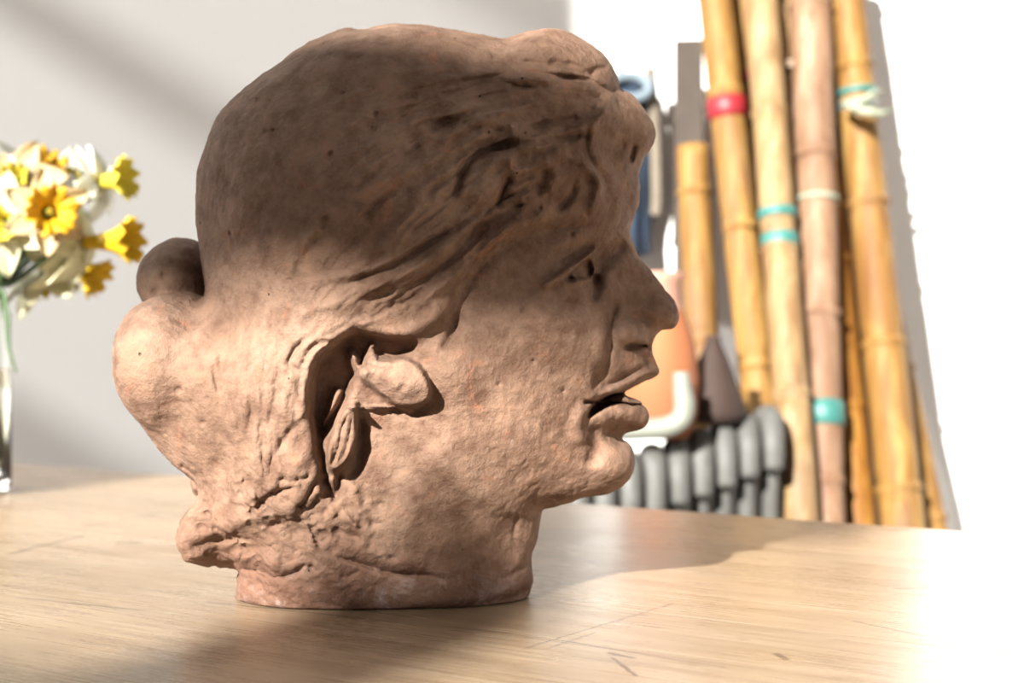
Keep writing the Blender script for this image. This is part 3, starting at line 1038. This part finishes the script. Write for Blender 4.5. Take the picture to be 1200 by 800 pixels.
mm = .001
daffodil(116, 214, -.02, (1, -.25, .12), 27 * mm, 19 * mm, 33 * mm, PM['white'], PM['lemon'],
         'daffodil with pale lemon trumpet pointing right, highest on the right of the bouquet', .35, .3, 1)
daffodil(98, 284, -.05, (1, -.22, .02), 46 * mm, 20 * mm, 34 * mm, PM['cream'], PM['yellow'],
         'daffodil with long deep yellow trumpet pointing right, just left of the clay hair knot', .6, .1, 2)
daffodil(54, 250, -.09, (.52, -.85, .05), 20 * mm, 21 * mm, 34 * mm, PM['peach'], PM['orange'],
         'daffodil with deep yellow ruffled trumpet turned to the viewer in the bouquet centre', .15, .5, 3)
daffodil(48, 204, .00, (.45, -.3, .75), 18 * mm, 17 * mm, 40 * mm, PM['white'], PM['orange'],
         'daffodil with orange trumpet and a tall white petal at the very top of the bouquet', -.25, .15, 4)
daffodil(82, 216, .03, (.15, -.8, .55), 12 * mm, 10 * mm, 38 * mm, PM['white'], PM['lemon'],
         'white daffodil with narrow upright petal behind the pale lemon trumpet', -.05, .45, 5)
daffodil(20, 212, -.03, (.1, -.95, .25), 14 * mm, 12 * mm, 36 * mm, PM['peach'], PM['lemon'],
         'peach coloured daffodil facing the viewer at the upper left of the bouquet', .1, .2, 6)
daffodil(80, 305, .0, (.75, -.15, -.45), 34 * mm, 18 * mm, 40 * mm, PM['cream'], PM['yellow'],
         'drooping daffodil below the others with long cream petals hanging down', .35, .1, 7)
daffodil(52, 318, .03, (.15, .25, -.9), 20 * mm, 14 * mm, 42 * mm, PM['cream'], PM['lemon'],
         'small daffodil nodding straight down beside the vase mouth with cream petals', -.55, .3, 8)
daffodil(8, 262, -.06, (-.1, -.95, -.1), 16 * mm, 15 * mm, 38 * mm, PM['cream'], PM['lemon'],
         'cream daffodil facing the viewer at the left frame edge above the vase', .1, .5, 9)
daffodil(-22, 232, .0, (-.5, -.8, .3), 16 * mm, 15 * mm, 36 * mm, PM['peach'], PM['orange'],
         'peach daffodil at the left frame edge turned away to the left', .1, .2, 10)
# thick stem bundle of leaves
for (pts, wd, lab) in (([(-22, 420), (-12, 345), (10, 308), (45, 278), (80, 258)], .0058, 'thick dark green daffodil leaf rising to the right from the vase mouth'),
                       ([(-30, 420), (-16, 342), (-6, 318), (14, 296), (22, 280)], .0055, 'short dark green daffodil leaf close beside the left frame edge'),
                       ([(-24, 400), (-12, 345), (2, 342), (8, 372), (10, 405), (19, 436)], .0038, 'narrow green leaf hanging down outside the glass vase')):
    pp = [P(x, y, VD - .035 - .004 * i) for i, (x, y) in enumerate(pts)]
    path = [Vector(p) for p in catmull(pp, 5)]
    nn = len(path)
    rr = [wd * (.35 + .65 * math.sin(PI * min(1, (i + 3) / (nn + 2)))) for i in range(nn)]
    o = MB().tube(path, rr, 10, flat=.35).build('daffodil_leaf', M['leafg'])
    tag(o, lab, 'leaf', 'daffodil leaves')

# ================================================================== BAMBOO CANES
def cane(name, p_top, p_low, wtop, wlow, mat, label, dtop=2.46, dlow=2.22, top_v=-90, nodes=None, bends=0, cut=None, bands=(), seed=0):
    rr = random.Random(seed)
    a = P(p_top[0], p_top[1], dtop); b = P(p_low[0], p_low[1], dlow)
    t0 = (0.004 - a.z) / (b.z - a.z); foot = a + (b - a) * t0
    zt = P(0, top_v, dtop).z
    tt = (zt - a.z) / (b.z - a.z); tp = a + (b - a) * tt
    if tp.y > WALLY - .05: tp.y = WALLY - .05
    root = empty(name, (foot.x, foot.y, 0), label, 'bamboo pole', 'bamboo poles leaning together')
    n = 70; pts = []; rad_ = []
    L = (tp - foot).length
    r_low = 1.2 * wlow * dlow / F / 2; r_top = 1.2 * wtop * dtop / F / 2
    gap = rr.uniform(.22, .3); first = rr.uniform(.05, .2)
    nds = [first + i * gap for i in range(12)]
    ts = sorted(set([i / n for i in range(n + 1)] + [q for s in nds for q in ((s - .012) / L, (s - .004) / L, s / L, (s + .004) / L, (s + .012) / L) if 0 < q < 1]))
    ph = rr.uniform(0, 6)
    for t in ts:
        p = foot.lerp(tp, t)
        s = t * L
        w_ = rr.uniform(-.0005, .0005)
        p = p + Vector((bends * math.sin(t * PI * 2.2 + ph) + w_, 0, 0))
        near = min(abs(s - q) for q in nds)
        r0 = r_low * (1 - t) + r_top * t
        r0 *= 1 + (.13 if near < .001 else .06 if near < .005 else -.05 if near < .013 else 0)
        pts.append(p); rad_.append(r0)
    MB().tube(pts, rad_, 18).build('culm', mat, root)
    for (v, hpx, m, nm) in bands:
        # height at which the pole shows pixel row v
        best = min(range(len(pts)), key=lambda i: abs(400 - (pts[i].z - CZ) / (pts[i].y + CAMD) * F - v))
        c = pts[best]; hh = hpx * (c.y + CAMD) / F / 2
        ax = (tp - foot).normalized()
        MB().tube([c - ax * hh, c - ax * hh * .9, c + ax * hh * .9, c + ax * hh], [rad_[best] * 1.02, rad_[best] * 1.12, rad_[best] * 1.12, rad_[best] * 1.02], 18).build(nm, m, root)
    return root


FR = dict(dtop=2.44, dlow=2.28); BK = dict(dtop=2.505, dlow=2.355); B2 = dict(dtop=2.55, dlow=2.41)
cane('bamboo_pole', (838, 0), (905, 600), 34, 36, M['cane_gold'], 'golden bamboo pole leaning leftmost in the bundle with dark red tape', bands=[(125, 26, M['red'], 'tape')], seed=1, dtop=2.41, dlow=2.27)
cane('bamboo_pole', (866, 0), (912, 600), 34, 34, M['cane_gold'], 'golden bamboo pole with a red and a magenta tape ring', bands=[(92, 16, M['red'], 'tape'), (412, 22, M['magenta'], 'tape')], seed=2, dtop=2.485, dlow=2.34)
cane('bamboo_pole', (892, 0), (938, 600), 34, 34, M['cane_pale'], 'pale bamboo pole with two teal tape rings at mid height', bands=[(248, 12, M['teal'], 'tape'), (277, 18, M['teal'], 'tape')], seed=3, dtop=2.40, dlow=2.15)
cane('bamboo_pole', (916, 0), (944, 600), 36, 38, M['cane_pale'], 'plain pale bamboo pole just right of the double teal taped one', seed=4, dtop=2.475, dlow=2.24)
cane('bamboo_pole', (950, 0), (968, 600), 42, 30, M['cane_pink'], 'stout pinkish bamboo pole bound with thin cord in the middle of the bundle', bands=[(232, 6, M['grey_twine'], 'binding'), (480, 30, M['teal'], 'tape')], seed=5, dtop=2.42, dlow=2.20)
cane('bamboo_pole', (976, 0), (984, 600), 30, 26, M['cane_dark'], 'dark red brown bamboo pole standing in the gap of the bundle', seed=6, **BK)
cane('bamboo_pole', (958, 100), (1004, 600), 30, 38, M['cane_orange'], 'orange bamboo pole left of the thick outer one', top_v=130, seed=7, **FR)
cane('bamboo_pole', (992, 0), (1056, 600), 34, 48, M['cane_gold'], 'thickest bamboo pole with white and teal tape near its top, right side of bundle', bands=[(111, 8, M['teal'], 'tape'), (121, 10, M['white_tape'], 'tape'), (134, 7, M['teal'], 'tape')], seed=8, **FR)
cane('bamboo_pole', (990, 130), (1088, 610), 28, 38, M['cane_gold'], 'bamboo pole farthest right in the bundle, its foot spread out beyond the thickest', top_v=90, seed=9, **BK)
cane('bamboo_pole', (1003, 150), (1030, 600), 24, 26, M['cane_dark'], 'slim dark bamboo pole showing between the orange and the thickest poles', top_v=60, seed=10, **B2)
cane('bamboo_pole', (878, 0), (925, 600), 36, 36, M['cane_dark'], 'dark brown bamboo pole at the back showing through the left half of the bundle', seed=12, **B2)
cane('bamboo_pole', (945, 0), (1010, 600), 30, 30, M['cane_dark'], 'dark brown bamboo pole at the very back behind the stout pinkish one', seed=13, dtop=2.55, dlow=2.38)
cane('bamboo_pole', (812, 172), (832, 600), 32, 36, M['cane_gold'], 'lone bamboo pole standing apart left of the bundle behind the radiator', 2.42, 2.34, top_v=172, seed=11)
# twine round the bundle
tw = MB()
for v0_ in (74, 78):
    pts = []
    for i in range(33):
        a = 2 * PI * i / 32
        pp = P(934 + 46 * math.cos(a), v0_ + 2 * math.sin(a * 3), 2.45 - .062 * math.sin(a))
        pts.append(pp)
    tw.tube(pts, .0032, 6)
tag(tw.build('twine_binding', M['twine']), 'pale twine wound round the upper middle of the bamboo bundle', 'twine')
kn = MB()
kn.tube([P(1000, 122, 2.33), P(1012, 118, 2.31), P(1024, 108, 2.31), P(1037, 106, 2.33)], [.006, .007, .004, .002], 8)
kn.tube([P(1000, 128, 2.33), P(1018, 131, 2.31), P(1032, 134, 2.31), P(1046, 127, 2.33)], [.007, .008, .006, .003], 8)
kn.tube([P(990, 120, 2.345), P(1000, 126, 2.32), P(1014, 124, 2.32), P(1022, 132, 2.345)], .007, 8)
tag(kn.build('twine_knot', M['grey_twine']), 'greyish twine knot with two loose ends sticking out right of the thickest bamboo pole', 'knot')
# grey brown slat
a = P(807, 48, 2.5); b = P(808, 1010, 2.44)
b = Vector((b.x, b.y, .002))
sl = MB(); d_ = (a - b); Rm = d_.to_track_quat('Z', 'Y').to_matrix()
sl.box((a + b) / 2, (.05, .03, d_.length), Rm)
tag(sl.build('wooden_stake', M['slat'], smooth=False, bevel=.002), 'dark grey brown wooden stake standing left of the bamboo bundle', 'stake')

# ================================================================== RADIATOR
secs = [(903, 478, 2.12), (875, 486, 2.10), (848, 496, 2.08), (821, 506, 2.06), (794, 515, 2.04), (766, 523, 2.02), (737, 530, 2.00), (707, 537, 1.98), (676, 543, 1.96)]
rc = P(800, 500, 2.05)
rad_o = empty('cast_iron_radiator', (rc.x, rc.y, 0), 'old grey cast iron radiator behind the far table edge, left of the bamboo', 'radiator')
for (px, v, dpt) in secs:
    tpz = P(px, v, dpt)
    mb = MB(); r_ = .0165; x = tpz.x; y0 = tpz.y; zt = tpz.z - .02
    for k in range(2):
        yy = y0 + .045 * k
        mb.tube([(x, yy, .10), (x, yy, zt - .05), (x, yy, zt - .02)], [r_ * .8, r_ * .8, r_ * 1.05], 14)
    # domed head running front to back
    pts = [(x, y0 - .022, zt - .07), (x, y0 - .018, zt - .03), (x, y0 + .0, zt - .002), (x, y0 + .022, zt + .005), (x, y0 + .045, zt - .002), (x, y0 + .060, zt - .03), (x, y0 + .064, zt - .07)]
    path = [Vector(p) for p in catmull(pts, 4)]
    mb.tube(path, [.0155 + .004 * math.sin(PI * i / (len(path) - 1)) for i in range(len(path))], 14, up=(1, 0, 0))
    mb.tube([(x - .021, y0 + .055, zt - .05), (x + .021, y0 + .022, zt - .06)], .015, 16)
    mb.tube([(x - .021, y0 + .022, .14), (x + .021, y0 + .022, .14)], .024, 16)
    mb.tube([(x, y0 - .02, .14), (x, y0 + .022, .10), (x, y0 + .065, .14)], .0165, 12)
    mb.tube([(x, y0 + .0, .0), (x, y0 + .0, .12)], [.02, .014], 10)
    mb.tube([(x, y0 + .045, .0), (x, y0 + .045, .12)], [.02, .014], 10)
    mb.build('radiator_section', M['iron'], rad_o)

# ---------------- things standing on the radiator
zr = P(794, 515, 2.04).z + .005
pc = P(772, 500, 2.065); pc.z = zr - .004
jar = empty('terracotta_jar', pc, 'orange terracotta jar with pinkish neck standing on the radiator behind the nose', 'jar')
s_ = 2.04 / F
JT = pc.z
MB().lathe([(0, .0), (36 * s_, 0), (46 * s_, 30 * s_), (48 * s_, 70 * s_), (43 * s_, 110 * s_), (34 * s_, 138 * s_), (29 * s_, 152 * s_)], (pc.x, pc.y, JT)).build('jar_body', M['terra'], jar)
MB().lathe([(29 * s_, 152 * s_), (26 * s_, 165 * s_), (27 * s_, 185 * s_), (31 * s_, 196 * s_), (27 * s_, 196 * s_), (22 * s_, 175 * s_), (20 * s_, 140 * s_), (0, 100 * s_)], (pc.x, pc.y, JT)).build('jar_neck', M['rim'], jar)
bc = P(836, 495, 2.10); bc.z = P(835, 500, 2.07).z + .006
tag(MB().lathe([(0, 0), (36 * s_, 0), (40 * s_, 12 * s_), (31 * s_, 40 * s_), (18 * s_, 75 * s_), (8 * s_, 98 * s_), (10 * s_, 104 * s_), (0, 104 * s_)], bc).build('clay_bottle', M['umber']),
    'dark brown tapering clay bottle on the radiator right of the terracotta jar', 'bottle')
el = MB()
pts = [P(798, 436, 1.98), P(800, 458, 1.98), P(802, 478, 1.98), P(796, 493, 1.98), P(778, 501, 1.98), P(752, 503, 1.98), P(725, 504, 1.98)]
path = [Vector(p) for p in catmull(pts, 5)]
el.tube(path, [.011 + .004 * min(1, i / 8) for i in range(len(path))], 16)
tag(el.build('plastic_pipe_elbow', M['pvc']), 'greenish white bent plastic pipe lying on the radiator in front of the jar', 'pipe')

# ---------------- hanging dark blue jacket behind the forehead
jc = P(735, 85, 2.5)
jk = empty('hanging_jacket', (jc.x, WALLY, jc.z), 'dark navy blue jacket hanging on the wall behind the forehead', 'jacket')
n = 40; m = 60; vs = []; fs = []
for i in range(m + 1):
    t = i / m
    zc = 84 + (300 - 84) * t
    hwid = 30 + 12 * math.sin(PI * min(1, t * 1.2)) - 4 * t
    for k in range(n):
        a = 2 * PI * k / n
        fold = 1 + .10 * math.sin(a * 5 + t * 3) + .07 * math.sin(a * 9 - t * 7)
        if i in (0, m): fold *= .3
        p = P(733 + 5 * t + hwid * math.cos(a) * fold, zc, 2.52)
        p.y = WALLY - .055 - .045 * math.sin(-a) * fold
        p.y = min(p.y, WALLY - .003)
        vs.append(p)
for i in range(m):
    for k in range(n):
        a_, b_ = i * n + k, i * n + (k + 1) % n
        fs.append((a_, b_, b_ + n, a_ + n))
fs.append(tuple(range(n))); fs.append(tuple(m * n + k for k in range(n - 1, -1, -1)))
mesh_obj('jacket_body', vs, fs, M['navy'], jk)
col_ = MB()
ppts = []
for i in range(25):
    a = 2 * PI * i / 24
    p = P(742 + 24 * math.cos(a), 94 + 15 * math.sin(a), 2.45); p.y = WALLY - .11 - .01 * math.sin(a)
    ppts.append(p)
col_.tube(ppts, .010, 10); col_.build('collar', M['pale_blue'], jk)
q0 = P(765, 84, 2.5); q0.y = WALLY - .09
pp = []
for (x, y) in ((764, 74), (768, 120), (771, 180), (772, 235), (770, 250)):
    p = P(x, y, 2.5); p.y = WALLY - .095; pp.append(p)
MB().tube([Vector(p) for p in catmull(pp, 4)], .010, 8, flat=.35).build('strap', M['beige'], jk)
hk = P(735, 80, 2.5)
MB().tube([(hk.x, WALLY, hk.z + .02), (hk.x, WALLY - .05, hk.z + .02), (hk.x, WALLY - .06, hk.z + .035)], .005, 8).build('hook', M['iron'], jk)

# ================================================================== CAMERA
cd = bpy.data.cameras.new('camera'); cam = bpy.data.objects.new('camera', cd); COL.objects.link(cam)
cd.lens = 50; cd.sensor_width = 36; cd.clip_start = .02
cam.location = (0, -CAMD, CZ); cam.rotation_euler = (PI / 2, 0, 0)
cd.dof.use_dof = True; cd.dof.focus_distance = .745; cd.dof.aperture_fstop = 7.0
scene.camera = cam

vs_ = scene.view_settings
vs_.view_transform = 'Standard'; vs_.look = 'None'; vs_.exposure = 0.25; vs_.gamma = 1.0
vs_.use_curve_mapping = False
